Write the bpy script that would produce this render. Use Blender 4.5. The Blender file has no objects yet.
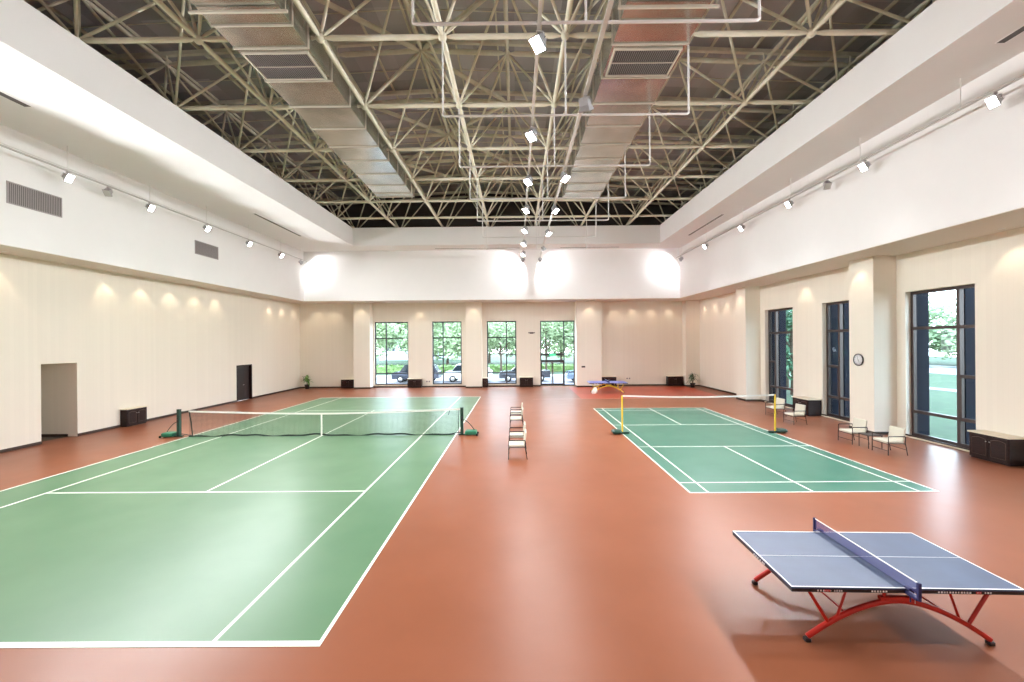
import bpy, math, random
from mathutils import Vector, Matrix
random.seed(7)
C = bpy.context.scene.collection
PI = math.pi

# ------------------------------------------------------------------ camera
cam_d = bpy.data.cameras.new('camera'); cam = bpy.data.objects.new('camera', cam_d); C.objects.link(cam)
cam_d.sensor_fit = 'HORIZONTAL'; cam_d.sensor_width = 36.0; cam_d.lens = 36.0*421.90/1024
cam_d.shift_x = -2.83/1024; cam_d.shift_y = .33/1024
cam_d.clip_start = .05; cam_d.clip_end = 600
CAM_H = 3.789; YAW, PITCH, ROLL = .0044, 0.0, -.0078
def cam_rows(yaw, pitch, roll):
    Rz = Matrix(((math.cos(yaw), math.sin(yaw), 0), (-math.sin(yaw), math.cos(yaw), 0), (0, 0, 1)))
    Rx = Matrix(((1, 0, 0), (0, math.cos(pitch), math.sin(pitch)), (0, -math.sin(pitch), math.cos(pitch))))
    P = Matrix(((1, 0, 0), (0, 0, -1), (0, 1, 0)))
    Rr = Matrix(((math.cos(roll), -math.sin(roll), 0), (math.sin(roll), math.cos(roll), 0), (0, 0, 1)))
    return Rr @ P @ Rx @ Rz
_m = cam_rows(YAW, PITCH, ROLL)
_r, _u, _b = _m[0], -_m[1], -_m[2]
cam.matrix_world = Matrix(((_r[0], _u[0], _b[0], 0), (_r[1], _u[1], _b[1], 0), (_r[2], _u[2], _b[2], CAM_H), (0, 0, 0, 1)))
bpy.context.scene.camera = cam

# ------------------------------------------------------------------ view, world
sc = bpy.context.scene
sc.view_settings.view_transform = 'Standard'; sc.view_settings.look = 'None'
sc.view_settings.gamma = 1.0; sc.view_settings.use_curve_mapping = False
EXPOSURE = 0.3
sc.view_settings.exposure = EXPOSURE
sc.cycles.use_denoising = True
sc.cycles.max_bounces = 8; sc.cycles.diffuse_bounces = 5; sc.cycles.glossy_bounces = 3
sc.cycles.transparent_max_bounces = 12; sc.cycles.transmission_bounces = 4
sc.cycles.caustics_reflective = False; sc.cycles.caustics_refractive = False
SKY_STRENGTH = 11.0
w = bpy.data.worlds.new('sky'); sc.world = w; w.use_nodes = True
nt = w.node_tree; bg = nt.nodes['Background']; bg.inputs[1].default_value = SKY_STRENGTH
tc = nt.nodes.new('ShaderNodeTexCoord'); sx = nt.nodes.new('ShaderNodeSeparateXYZ'); rp = nt.nodes.new('ShaderNodeValToRGB')
nt.links.new(tc.outputs['Generated'], sx.inputs[0]); nt.links.new(sx.outputs[2], rp.inputs[0]); nt.links.new(rp.outputs[0], bg.inputs[0])
rp.color_ramp.elements[0].color = (.88, .94, 1, 1); rp.color_ramp.elements[0].position = .0
rp.color_ramp.elements[1].color = (.62, .78, 1, 1); rp.color_ramp.elements[1].position = .8

# light levels (watts)
W_SIDE = 2700.0      # lit spotlights on the side tracks
W_MID = 480.0       # lit floodlights on the middle tracks
W_WASH = 300.0      # the four lamps turned to the far wall
W_DOWN = 52.0       # soffit downlights

# ------------------------------------------------------------------ materials
def mat(name, col, rough=.5, metal=0.0, spec=.5, emit=None, estr=0.0):
    m = bpy.data.materials.new(name); m.use_nodes = True
    b = m.node_tree.nodes['Principled BSDF']
    b.inputs['Base Color'].default_value = (*col, 1); b.inputs['Roughness'].default_value = rough
    b.inputs['Metallic'].default_value = metal; b.inputs['Specular IOR Level'].default_value = spec
    if emit: b.inputs['Emission Color'].default_value = (*emit, 1); b.inputs['Emission Strength'].default_value = estr
    return m
def nodes(m): return m.node_tree.nodes, m.node_tree.links, m.node_tree.nodes['Principled BSDF']
def vary(m, c1, c2, scale=3.0, detail=4, stretch=(1, 1, 1), rough=None, bump=0, p0=.35, p1=.65):
    N, L, B = nodes(m)
    t = N.new('ShaderNodeTexCoord'); mp = N.new('ShaderNodeMapping'); mp.inputs['Scale'].default_value = stretch
    n = N.new('ShaderNodeTexNoise'); n.inputs['Scale'].default_value = scale; n.inputs['Detail'].default_value = detail
    r = N.new('ShaderNodeValToRGB'); r.color_ramp.elements[0].color = (*c1, 1); r.color_ramp.elements[1].color = (*c2, 1)
    r.color_ramp.elements[0].position = p0; r.color_ramp.elements[1].position = p1
    L.new(t.outputs['Object'], mp.inputs[0]); L.new(mp.outputs[0], n.inputs['Vector']); L.new(n.outputs[0], r.inputs[0]); L.new(r.outputs[0], B.inputs['Base Color'])
    if rough:
        q = N.new('ShaderNodeMapRange'); q.inputs[3].default_value = rough[0]; q.inputs[4].default_value = rough[1]
        L.new(n.outputs[0], q.inputs[0]); L.new(q.outputs[0], B.inputs['Roughness'])
    if bump:
        b = N.new('ShaderNodeBump'); b.inputs['Strength'].default_value = bump; b.inputs['Distance'].default_value = .02
        L.new(n.outputs[0], b.inputs['Height']); L.new(b.outputs[0], B.inputs['Normal'])
    return m

def floor_mat(name, c1, c2, rough=(.30, .36), spec=.2):
    m = mat(name, c1, .35, 0, spec)
    N, L, B = nodes(m)
    t = N.new('ShaderNodeTexCoord')
    n = N.new('ShaderNodeTexNoise'); n.inputs['Scale'].default_value = .55; n.inputs['Detail'].default_value = 5
    r = N.new('ShaderNodeValToRGB'); r.color_ramp.elements[0].color = (*c1, 1); r.color_ramp.elements[1].color = (*c2, 1)
    r.color_ramp.elements[0].position = .3; r.color_ramp.elements[1].position = .7
    L.new(t.outputs['Object'], n.inputs['Vector']); L.new(n.outputs[0], r.inputs[0]); L.new(r.outputs[0], B.inputs['Base Color'])
    n2 = N.new('ShaderNodeTexNoise'); n2.inputs['Scale'].default_value = 1.6; n2.inputs['Detail'].default_value = 6
    L.new(t.outputs['Object'], n2.inputs['Vector'])
    q = N.new('ShaderNodeMapRange'); q.inputs[3].default_value = rough[0]; q.inputs[4].default_value = rough[1]
    L.new(n2.outputs[0], q.inputs[0]); L.new(q.outputs[0], B.inputs['Roughness'])
    return m
M_red = floor_mat('red_court_floor', (.222, .072, .033), (.26, .087, .043))
M_redder = floor_mat('redder_floor', (.40, .065, .035), (.45, .08, .045))  # more saturated red for the far right floor area
M_green = floor_mat('green_court', (.084, .175, .092), (.112, .208, .114))
M_green2 = floor_mat('green_badminton_court', (.045, .150, .105), (.065, .180, .130))
M_line = mat('white_court_paint', (.83, .83, .76), .45)

def panel_mat(name, col, pitch=.3, amt=.06):
    # wall cloth in narrow vertical strips
    m = mat(name, col, .75, 0, .2)
    N, L, B = nodes(m)
    t = N.new('ShaderNodeTexCoord'); s = N.new('ShaderNodeSeparateXYZ'); L.new(t.outputs['Object'], s.inputs[0])
    a = N.new('ShaderNodeMath'); a.operation = 'ADD'; L.new(s.outputs[0], a.inputs[0]); L.new(s.outputs[1], a.inputs[1])
    d = N.new('ShaderNodeMath'); d.operation = 'DIVIDE'; L.new(a.outputs[0], d.inputs[0]); d.inputs[1].default_value = pitch
    f = N.new('ShaderNodeMath'); f.operation = 'FLOOR'; L.new(d.outputs[0], f.inputs[0])
    wn = N.new('ShaderNodeTexWhiteNoise'); wn.noise_dimensions = '1D'; L.new(f.outputs[0], wn.inputs['W'])
    fr = N.new('ShaderNodeMath'); fr.operation = 'FRACT'; L.new(d.outputs[0], fr.inputs[0])
    g = N.new('ShaderNodeMath'); g.operation = 'LESS_THAN'; L.new(fr.outputs[0], g.inputs[0]); g.inputs[1].default_value = .045
    mr = N.new('ShaderNodeMapRange'); mr.inputs[3].default_value = 1-amt; mr.inputs[4].default_value = 1.0; L.new(wn.outputs[0], mr.inputs[0])
    gm = N.new('ShaderNodeMath'); gm.operation = 'MULTIPLY_ADD'; L.new(g.outputs[0], gm.inputs[0]); gm.inputs[1].default_value = -.035; L.new(mr.outputs[0], gm.inputs[2])
    mx = N.new('ShaderNodeVectorMath'); mx.operation = 'SCALE'; mx.inputs[0].default_value = col; L.new(gm.outputs[0], mx.inputs['Scale'])
    L.new(mx.outputs[0], B.inputs['Base Color'])
    return m
M_wall = panel_mat('cream_wall_covering', (.86, .80, .695), .15, .025)
M_white = vary(mat('white_paint', (.85, .83, .81), .7, 0, .2), (.855, .835, .825), (.865, .845, .835), 1.5)
M_soffit_shade = mat('soffit_shade_tint', (.78, .72, .65), .7, 0, .2)  # white soffit; its shade and red floor bounce are put into the colour
M_base = mat('dark_skirting', (.045, .026, .018), .4)
M_wood = vary(mat('dark_wood', (.03, .012, .010), .45, 0, .3), (.014, .006, .005), (.028, .011, .009), 8, stretch=(1, 1, 6))
M_stone = mat('cream_stone', (.80, .72, .56), .45)
M_frame = mat('bronze_window_frame', (.060, .040, .036), .4, .3)
M_frame2 = mat('grey_window_frame', (.045, .047, .052), .5, .2)
M_truss = vary(mat('cream_truss_paint', (.84, .80, .64), .5), (.78, .74, .58), (.88, .84, .70), 1.3)
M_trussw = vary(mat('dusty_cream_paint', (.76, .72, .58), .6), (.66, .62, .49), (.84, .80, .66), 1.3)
M_pipe = mat('white_pipe', (.80, .78, .76), .4)
M_deck = mat('roof_deck', (.16, .12, .11), .7)
M_attic = mat('attic_dark', (.10, .085, .08), .9)
M_duct = vary(mat('galvanised_sheet', (.55, .54, .50), .25, .9), (.40, .41, .36), (.60, .58, .52), .9, rough=(.18, .27))
M_flange = mat('duct_flange', (.66, .60, .50), .5, .3)
M_grille = mat('grille_dark', (.10, .085, .08), .6)
M_vent = mat('vent_grey', (.36, .32, .32), .5)
M_slot = mat('slot_dark', (.10, .085, .08), .6)
M_chrome = mat('brushed_metal', (.55, .53, .50), .35, .7)
M_lampbody = mat('silver_lamp_body', (.42, .41, .42), .4, .5)
M_track = mat('track_grey', (.52, .49, .47), .4, .2)
M_glow = mat('lit_lens', (1, 1, 1), .5, 0, .5, (1, .97, 1), 30)
M_glow_w = mat('lit_downlight', (1, .9, .75), .5, 0, .5, (1, .82, .6), 5)
M_dim = mat('glass_lens', (.55, .53, .5), .2)
M_darkmetal = mat('dark_metal', (.035, .025, .025), .4, .4)
M_cream = mat('cream_fabric', (.64, .60, .50), .8)
M_netdark = mat('net_cord_dark', (.020, .035, .030), .8)
M_nettape = mat('white_net_tape', (.85, .83, .78), .7)
M_post = mat('dark_green_post', (.012, .05, .035), .4)
M_postbase = mat('green_weight', (.02, .17, .09), .5)
M_yellow = mat('yellow_post_paint', (.80, .55, .04), .4)
M_redp = mat('red_table_frame', (.50, .022, .014), .3)
M_blue = vary(mat('blue_table_top', (.05, .075, .15), .42, 0, .35), (.034, .055, .115), (.042, .065, .135), 2)
M_blue2 = mat('bright_blue_table_top', (.14, .18, .55), .35)
M_navy = mat('navy_net', (.02, .022, .10), .6)
M_black = mat('black_edge', (.012, .010, .012), .4)
M_whitem = mat('white_mark', (.8, .8, .8), .5)
M_redm = mat('red_mark', (.6, .03, .03), .5)
M_leaf = vary(mat('pot_plant_leaf', (.10, .22, .04), .5), (.05, .13, .02), (.20, .34, .07), 12)
M_leafd = vary(mat('dark_palm_leaf', (.03, .09, .03), .5), (.02, .06, .02), (.05, .13, .04), 12)
M_pot = mat('dark_pot', (.02, .018, .018), .35)
M_soil = mat('soil', (.03, .02, .015), .9)
M_bark = vary(mat('tree_bark', (.10, .075, .055), .9), (.07, .05, .035), (.16, .12, .09), 5)
M_tree = vary(mat('tree_leaves', (.25, .34, .17), .7), (.20, .28, .13), (.31, .40, .22), 1.2)
M_tree2 = vary(mat('dark_tree_leaves', (.06, .16, .08), .6), (.03, .10, .05), (.10, .24, .12), 1.2)
M_hedge = vary(mat('hedge_leaves', (.2, .35, .12), .7), (.14, .26, .08), (.28, .42, .16), 2)
M_lawn = vary(mat('lawn_grass', (.022, .055, .020), .9), (.016, .043, .014), (.032, .070, .024), 1.5, 6)
M_asph = vary(mat('pale_asphalt', (.20, .20, .215), .8), (.17, .17, .185), (.23, .23, .245), 1)
M_kerb = mat('pale_kerb', (.6, .6, .58), .8)
M_fin = vary(mat('navy_cladding', (.008, .010, .022), .7, 0, .08), (.007, .008, .014), (.011, .013, .022), .6, stretch=(1, 1, .2))
M_tyre = mat('tyre', (.015, .015, .016), .8)
M_carglass = mat('car_glass', (.02, .03, .04), .08)
def glass(name, tint, refl=.05):
    m = bpy.data.materials.new(name); m.use_nodes = True; N, L = m.node_tree.nodes, m.node_tree.links
    N.remove(N['Principled BSDF']); out = N['Material Output']
    tr = N.new('ShaderNodeBsdfTransparent'); tr.inputs[0].default_value = (*tint, 1)
    gl = N.new('ShaderNodeBsdfGlossy'); gl.inputs['Roughness'].default_value = .02
    fr = N.new('ShaderNodeFresnel'); fr.inputs[0].default_value = 1.45
    ge = N.new('ShaderNodeNewGeometry'); iv = N.new('ShaderNodeMath'); iv.operation = 'SUBTRACT'; iv.inputs[0].default_value = 1.0; L.new(ge.outputs['Backfacing'], iv.inputs[1])
    mu = N.new('ShaderNodeMath'); mu.operation = 'MULTIPLY'; L.new(fr.outputs[0], mu.inputs[0]); L.new(iv.outputs[0], mu.inputs[1])
    m3 = N.new('ShaderNodeMath'); m3.operation = 'MULTIPLY'; m3.inputs[1].default_value = .4; L.new(mu.outputs[0], m3.inputs[0]); mu = m3
    mx = N.new('ShaderNodeMixShader'); L.new(mu.outputs[0], mx.inputs[0]); L.new(tr.outputs[0], mx.inputs[1]); L.new(gl.outputs[0], mx.inputs[2]); L.new(mx.outputs[0], out.inputs[0])
    return m
M_glass = glass('clear_window_glass', (.97, .99, 1))
M_glass_r = glass('blue_tinted_glass', (.80, .86, .87))

# deck: thin seams across
def deck_nodes():
    N, L, B = nodes(M_deck)
    t = N.new('ShaderNodeTexCoord'); s = N.new('ShaderNodeSeparateXYZ'); L.new(t.outputs['Object'], s.inputs[0])
    d = N.new('ShaderNodeMath'); d.operation = 'DIVIDE'; L.new(s.outputs[1], d.inputs[0]); d.inputs[1].default_value = .875
    fl = N.new('ShaderNodeMath'); fl.operation = 'FLOOR'; L.new(d.outputs[0], fl.inputs[0])
    d2 = N.new('ShaderNodeMath'); d2.operation = 'DIVIDE'; L.new(s.outputs[0], d2.inputs[0]); d2.inputs[1].default_value = 1.75
    f2 = N.new('ShaderNodeMath'); f2.operation = 'FLOOR'; L.new(d2.outputs[0], f2.inputs[0])
    cb = N.new('ShaderNodeCombineXYZ'); L.new(f2.outputs[0], cb.inputs[0]); L.new(fl.outputs[0], cb.inputs[1])
    wn = N.new('ShaderNodeTexWhiteNoise'); wn.noise_dimensions = '3D'; L.new(cb.outputs[0], wn.inputs['Vector'])
    r = N.new('ShaderNodeValToRGB'); r.color_ramp.elements[0].color = (.34, .325, .34, 1); r.color_ramp.elements[1].color = (.56, .535, .55, 1)
    L.new(wn.outputs[0], r.inputs[0]); L.new(r.outputs[0], B.inputs['Base Color'])
deck_nodes()

# ------------------------------------------------------------------ mesh helpers
class MB:
    def __init__(s): s.v = []; s.f = []; s.mi = []; s.sm = []
    def add(s, vs, fs, mi=0, sm=False):
        b = len(s.v); s.v += [tuple(p) for p in vs]
        for f in fs: s.f.append(tuple(b+i for i in f)); s.mi.append(mi); s.sm.append(sm)
        return s
    def box(s, x0, x1, y0, y1, z0, z1, mi=0, M=None):
        vs = [Vector((x, y, z)) for z in (z0, z1) for y in (y0, y1) for x in (x0, x1)]
        if M: vs = [M @ p for p in vs]
        return s.add(vs, [(0, 2, 3, 1), (4, 5, 7, 6), (0, 1, 5, 4), (2, 6, 7, 3), (0, 4, 6, 2), (1, 3, 7, 5)], mi)
    def bbox(s, x0, x1, y0, y1, z0, z1, c=.01, mi=0, M=None):
        # box with chamfered vertical and top edges
        def ring(z, k): return [(x0+k+c, y0+k, z), (x1-k-c, y0+k, z), (x1-k, y0+k+c, z), (x1-k, y1-k-c, z), (x1-k-c, y1-k, z), (x0+k+c, y1-k, z), (x0+k, y1-k-c, z), (x0+k, y0+k+c, z)]
        vs = ring(z0, c)+ring(z0+c, 0)+ring(z1-c, 0)+ring(z1, c)
        vs = [Vector(p) for p in vs]
        if M: vs = [M @ p for p in vs]
        fs = [tuple(range(7, -1, -1)), tuple(range(24, 32))]
        for k in range(3):
            for i in range(8): j = (i+1) % 8; fs.append((k*8+i, k*8+j, k*8+8+j, k*8+8+i))
        return s.add(vs, fs, mi)
    def rings(s, rs, mi=0, sm=True, caps=True):
        n = len(rs[0]); fs = []
        for k in range(len(rs)-1):
            for i in range(n): j = (i+1) % n; fs.append((k*n+i, k*n+j, (k+1)*n+j, (k+1)*n+i))
        s.add([p for r in rs for p in r], fs, mi, sm)
        if caps:
            s.add(rs[0], [tuple(range(n-1, -1, -1))], mi); s.add(rs[-1], [tuple(range(n))], mi)
        return s
    def path(s, pts, r, n=8, mi=0, caps=True):
        pts = [Vector(p) for p in pts]; rad = r if isinstance(r, (list, tuple)) else [r]*len(pts); rs = []
        for i, p in enumerate(pts):
            d = (pts[min(i+1, len(pts)-1)]-pts[max(i-1, 0)]).normalized()
            a = Vector((0, 0, 1)) if abs(d.z) < .95 else Vector((0, 1, 0))
            u = d.cross(a).normalized(); v = u.cross(d)
            rs.append([p+(u*math.cos(2*PI*(k+.5)/n)+v*math.sin(2*PI*(k+.5)/n))*rad[i] for k in range(n)])
        return s.rings(rs, mi, n > 5, caps)
    def tube(s, p, q, r, n=8, mi=0, r2=None): return s.path([p, q], [r, r if r2 is None else r2], n, mi)
    def member(s, p, q, r, n=8, mi=0, e=.35, k=.5):
        p, q = Vector(p), Vector(q); d = (q-p); l = d.length; d /= l
        return s.path([p, p+d*e*.4, p+d*e, q-d*e, q-d*e*.4, q], [r*k, r*k, r, r, r*k, r*k], n, mi, False)
    def lathe(s, prof, c=(0, 0, 0), n=20, mi=0, M=None):
        rs = []
        for r, z in prof:
            ring = [Vector((c[0]+r*math.cos(2*PI*k/n), c[1]+r*math.sin(2*PI*k/n), c[2]+z)) for k in range(n)]
            if M: ring = [M @ p for p in ring]
            rs.append(ring)
        return s.rings(rs, mi)
    def ball(s, c, r, n=8, mi=0):
        return s.lathe([(r*math.sin(a)+1e-4, -r*math.cos(a)) for a in [PI*k/6 for k in range(7)]], c, n, mi)
    def extrude(s, poly, x0, x1, axis='x', mi=0, M=None):
        # poly: list of (a, b); extruded along axis
        def P(t, a, b):
            v = Vector((t, a, b)) if axis == 'x' else Vector((a, t, b)) if axis == 'y' else Vector((a, b, t))
            return M @ v if M else v
        n = len(poly)
        vs = [P(x0, a, b) for a, b in poly]+[P(x1, a, b) for a, b in poly]
        fs = [tuple(range(n-1, -1, -1)), tuple(range(n, 2*n))]+[(i, (i+1) % n, n+(i+1) % n, n+i) for i in range(n)]
        return s.add(vs, fs, mi)
    def build(s, name, mats, parent=None, smooth=None):
        me = bpy.data.meshes.new(name); me.from_pydata(s.v, [], s.f)
        if not isinstance(mats, (list, tuple)): mats = [mats]
        for m in mats: me.materials.append(m)
        me.polygons.foreach_set('material_index', s.mi); me.polygons.foreach_set('use_smooth', s.sm); me.update()
        o = bpy.data.objects.new(name, me); C.objects.link(o)
        if parent: o.parent = parent
        return o
def tag(o, label=None, cat=None, group=None, kind=None):
    if label: o['label'] = label
    if cat: o['category'] = cat
    if group: o['group'] = group
    if kind: o['kind'] = kind
    return o
def thing(name, label, cat, loc=(0, 0, 0), rz=0, group=None, kind=None):
    o = bpy.data.objects.new(name, None); C.objects.link(o); o.empty_display_size = .1
    o.location = loc; o.rotation_euler = (0, 0, rz)
    return tag(o, label, cat, group, kind)
def dup(root, loc=None, rz=None, label=None, group=None):
    r = root.copy(); C.objects.link(r)
    if loc is not None: r.location = loc
    if rz is not None: r.rotation_euler = (0, 0, rz)
    if label: r['label'] = label
    if group: r['group'] = group
    def rec(a, b):
        for ch in list(a.children):
            c = ch.copy(); C.objects.link(c); c.parent = b; rec(ch, c)
    rec(root, r)
    return r
def struct(o, label=None, cat=None): return tag(o, label, cat, None, 'structure')
def spot(name, loc, target, watts, angle, blend=.5, col=(1, 1, 1), r=.08, parent=None):
    d = bpy.data.lights.new(name, 'SPOT'); d.energy = watts; d.spot_size = math.radians(angle); d.spot_blend = blend; d.color = col; d.shadow_soft_size = r
    o = bpy.data.objects.new(name, d); C.objects.link(o); o.location = loc
    v = Vector(target)-Vector(loc); o.rotation_euler = v.to_track_quat('-Z', 'Y').to_euler()
    return o

# ------------------------------------------------------------------ the hall
XL, XR, YF, YN = -18.2, 14.98, 35.35, -6.0
ULX, URX, UFY = -16.65, 12.75, 33.0
ZS, ZC, ZT = 7.05, 10.95, 12.28
OX0, OX1, OY0, OY1 = -12.08, 10.62, -3.0, 31.15
struct(MB().box(XL-.4, XR+.4, YN-.4, YF+.4, -.3, 0).build('floor', M_red), 'terracotta red sports floor of the hall', 'floor')

def holed(axis, a0, a1, z0, z1, t0, t1, holes, name, m):
    # wall slab along axis with rectangular holes (lo, hi, zlo, zhi)
    b = MB(); A = sorted({a0, a1, *[h[0] for h in holes], *[h[1] for h in holes]}); Z = sorted({z0, z1, *[h[2] for h in holes], *[h[3] for h in holes]})
    for i in range(len(A)-1):
        for j in range(len(Z)-1):
            ca, cz = (A[i]+A[i+1])/2, (Z[j]+Z[j+1])/2
            if any(h[0] < ca < h[1] and h[2] < cz < h[3] for h in holes): continue
            if axis == 'y': b.box(t0, t1, A[i], A[i+1], Z[j], Z[j+1])
            else: b.box(A[i], A[i+1], t0, t1, Z[j], Z[j+1])
    return b.build(name, m)
DOORWAY = (16.05, 17.38, 0, 3.05); DOOR = (27.3, 28.9, 0, 2.36)
FARW = [(-11.95, -9.1, .22, 5.5), (-7.1, -4.62, .22, 5.5), (-2.5, -.03, .22, 5.5), (1.97, 4.87, .04, 5.5)]
RW = [(22.95, 25.5, .06, 5.54), (18.3, 20.75, .06, 5.54), (13.85, 16.32, .06, 5.57), (9.2, 11.7, .06, 5.57)]
struct(holed('y', YN-.4, YF+.4, 0, ZS, XL-.4, XL, [DOORWAY, DOOR], 'wall_left', M_wall))
struct(holed('x', XL, XR, 0, ZS, YF, YF+.4, FARW, 'wall_far', M_wall))
struct(holed('y', YN-.4, YF+.4, 0, ZS, XR, XR+.4, RW, 'wall_right', M_wall))
struct(holed('x', XL, XR, 0, ZC, YN-.4, YN, [], 'wall_near', M_white))
struct(MB().box(XL-.4, ULX, YN, YF+.4, ZS+.02, ZC).build('wall_left_upper', M_white))
struct(MB().box(ULX, URX, UFY, YF+.4, ZS+.02, ZC).build('wall_far_upper', M_white))
struct(MB().box(URX, XR+.4, YN, YF+.4, ZS+.02, ZC).build('wall_right_upper', M_white))
sb = MB(); sb.box(XL, ULX-.003, YN, YF, ZS, ZS+.02); sb.box(ULX-.003, URX+.003, UFY+.003, YF, ZS, ZS+.02); sb.box(URX+.003, XR, YN, YF, ZS, ZS+.02)
struct(sb.build('ceiling_soffit', M_soffit_shade), 'soffit under the white upper walls, tinted for shade', 'soffit')
cb = MB(); cb.box(XL-.4, OX0, YN-.4, YF+.4, ZC, ZT); cb.box(OX1, XR+.4, YN-.4, YF+.4, ZC, ZT)
cb.box(OX0, OX1, OY1, YF+.4, ZC, ZT); cb.box(OX0, OX1, YN-.4, OY0, ZC, ZT)
struct(cb.build('ceiling', M_white), 'white dropped ceiling border around the open roof', 'ceiling')
at = MB(); at.box(XL-.6, XL-.4, YN-.4, YF+.6, ZC, 17); at.box(XR+.4, XR+.6, YN-.4, YF+.6, ZC, 17); at.box(XL-.4, XR+.4, YF+.4, YF+.6, ZC, 17); at.box(XL-.4, XR+.4, YN-.6, YN-.4, ZC, 17)
struct(at.build('wall_attic', M_attic))
# pillars
PIL = [(-13.4, -12.05, 34.6, YF), (-4.2, -2.88, 34.6, YF), (4.9, 6.95, 34.6, YF), (13.85, XR, 34.6, YF)]
for i, (x0, x1, y0, y1) in enumerate(PIL):
    struct(MB().bbox(x0, x1, y0, y1, 0, ZS, .008).build('wall_pillar', M_wall))
RP = [(14.08, XR, 26.0, 27.15), (14.08, XR, 16.7, 17.93), (14.08, XR, 7.4, 8.6)]
for (x0, x1, y0, y1) in RP: struct(MB().bbox(x0, x1, y0, y1, 0, ZS, .008).build('wall_pillar', M_wall))
# skirting
def skirt(name, segs):
    b = MB()
    for s in segs: b.box(*s, 0, .11)
    struct(b.build(name, M_base))
skirt('baseboard_left', [(XL, XL+.02, YN, DOORWAY[0]), (XL, XL+.02, DOORWAY[1], DOOR[0]), (XL, XL+.02, DOOR[1], YF)])
fs = []; xs = [XL+.02, -13.4, -12.05, -4.2, -2.88, 1.97, None, 6.95, 13.75]
for a, b_ in ((XL+.02, -13.42), (-12.03, -4.22), (-2.86, 1.97), (6.97, 13.83)): fs.append((a, b_, YF-.02, YF))
for x0, x1, y0, y1 in PIL: fs.append((x0-.02, min(x1+.02, XR), y0-.02, y0)); fs.append((x0-.02, x0, y0, YF)); fs.append((x1, x1+.02, y0, YF))
skirt('baseboard_far', fs)
rs_ = []; last = YN
for x0, x1, y0, y1 in sorted(RP, key=lambda p: p[2]):
    rs_.append((XR-.02, XR, last, y0)); rs_ += [(x0-.02, x0, y0-.02, y1+.02), (x0, XR, y0-.02, y0), (x0, XR, y1, y1+.02)]; last = y1
rs_.append((XR-.02, XR, last, 34.6)); skirt('baseboard_right', rs_)

# corridor behind the doorway in the left wall
cr = MB(); X2 = XL-3.4
cr.box(X2, XL-.4, DOORWAY[1], DOORWAY[1]+.15, 0, 3.3); cr.box(X2, XL-.4, DOORWAY[0]-.15, DOORWAY[0], 0, 3.3); cr.box(X2-.15, X2, DOORWAY[0]-.15, DOORWAY[1]+.15, 0, 3.3); cr.box(X2, XL-.4, DOORWAY[0], DOORWAY[1], 3.05, 3.3)
struct(cr.build('wall_corridor', M_wall))
struct(MB().box(X2, XL-.4, DOORWAY[0], DOORWAY[1], -.3, .001).build('floor_corridor', vary(mat('brown_corridor_floor', (.09, .06, .05), .5), (.07, .05, .04), (.12, .08, .06), 3)))
struct(MB().box(X2, XL-.401, DOORWAY[1]-.02, DOORWAY[1], .001, .10).build('baseboard_corridor', M_base))
# far left dark door
d2 = struct(thing('door_2', 'dark brown flush door with steel handle in left wall', 'door', (XL, 28.1, 0)))
b = MB(); hw = .8
b.box(-.25, .012, -hw, -hw+.07, 0, 2.36); b.box(-.25, .012, hw-.07, hw, 0, 2.36); b.box(-.25, .012, -hw+.07, hw-.07, 2.29, 2.36); b.build('door_frame', M_wood, d2)
l1 = MB().box(-.2, -.155, -hw+.07, .22, .01, 2.29).build('door_leaf', mat('door_dark', (.02, .014, .014), .4), d2)
l2 = MB().box(-.2, -.155, .225, hw-.07, .01, 2.29).build('door_leaf', mat('door_dark_b', (.03, .018, .018), .4), d2)
hb = MB(); hb.tube((-.155, .12, 1.02), (-.10, .12, 1.02), .012); hb.tube((-.10, .13, 1.02), (-.10, 0, 1.02), .011); hb.build('door_handle', M_chrome, l1)

# ------------------------------------------------------------------ windows
def win_far(idx, x0, x1, z0, z1, mull, trans_l, trans_r, trans_all, m=M_frame2, door=None):
    r = struct(thing('window_%d' % idx, None, None, (0, 0, 0)))
    y0, y1 = YF+.16, YF+.24; b = MB(); t = .09
    b.box(x0, x0+t, y0, y1, z0, z1); b.box(x1-t, x1, y0, y1, z0, z1); b.box(x0+t, x1-t, y0, y1, z1-t, z1); b.box(x0+t, x1-t, y0, y1, z0, z0+t)
    b.box(mull-t/2, mull+t/2, y0-.01, y1, z0+t, z1-t)
    for z in trans_all: b.box(x0+t, mull-t/2, y0-.005, y1, z-t/2, z+t/2); b.box(mull+t/2, x1-t, y0-.005, y1, z-t/2, z+t/2)
    for z in trans_l: b.box(x0+t, mull-t/2, y0-.005, y1, z-t/2, z+t/2)
    for z in trans_r: b.box(mull+t/2, x1-t, y0-.005, y1, z-t/2, z+t/2)
    if door: b.box(x0+t, mull-t/2, y0-.02, y1, 2.60, 2.74); b.box(x0+t, mull-t/2, y0-.02, y1, 2.09, 2.2)
    b.build('window_frame', m, r)
    if door is None: MB().box(x0+t, x1-t, y0+.03, y0+.04, z0+t, z1-t).build('window_glass', M_glass, r)
    else:
        g = MB(); g.box(x0+t, mull-t/2, y0+.03, y0+.04, door, z1-t); g.box(mull+t/2, x1-t, y0+.03, y0+.04, z0+t, z1-t); g.build('window_glass', M_glass, r)
    MB().box(x0, x1, YF-.03, YF+.4, z0-.05, z0).build('window_sill', M_stone, r)
    return r
win_far(1, *FARW[0], -10.99, [], [], [4.13, 1.17])
win_far(2, *FARW[1], -6.2, [2.62], [], [4.13, 1.17])
win_far(3, *FARW[2], -.86, [], [2.66], [4.13, 1.17])
win_far(4, *FARW[3], 3.97, [2.62, 2.12], [4.13, 1.17], [], door=2.12)
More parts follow.
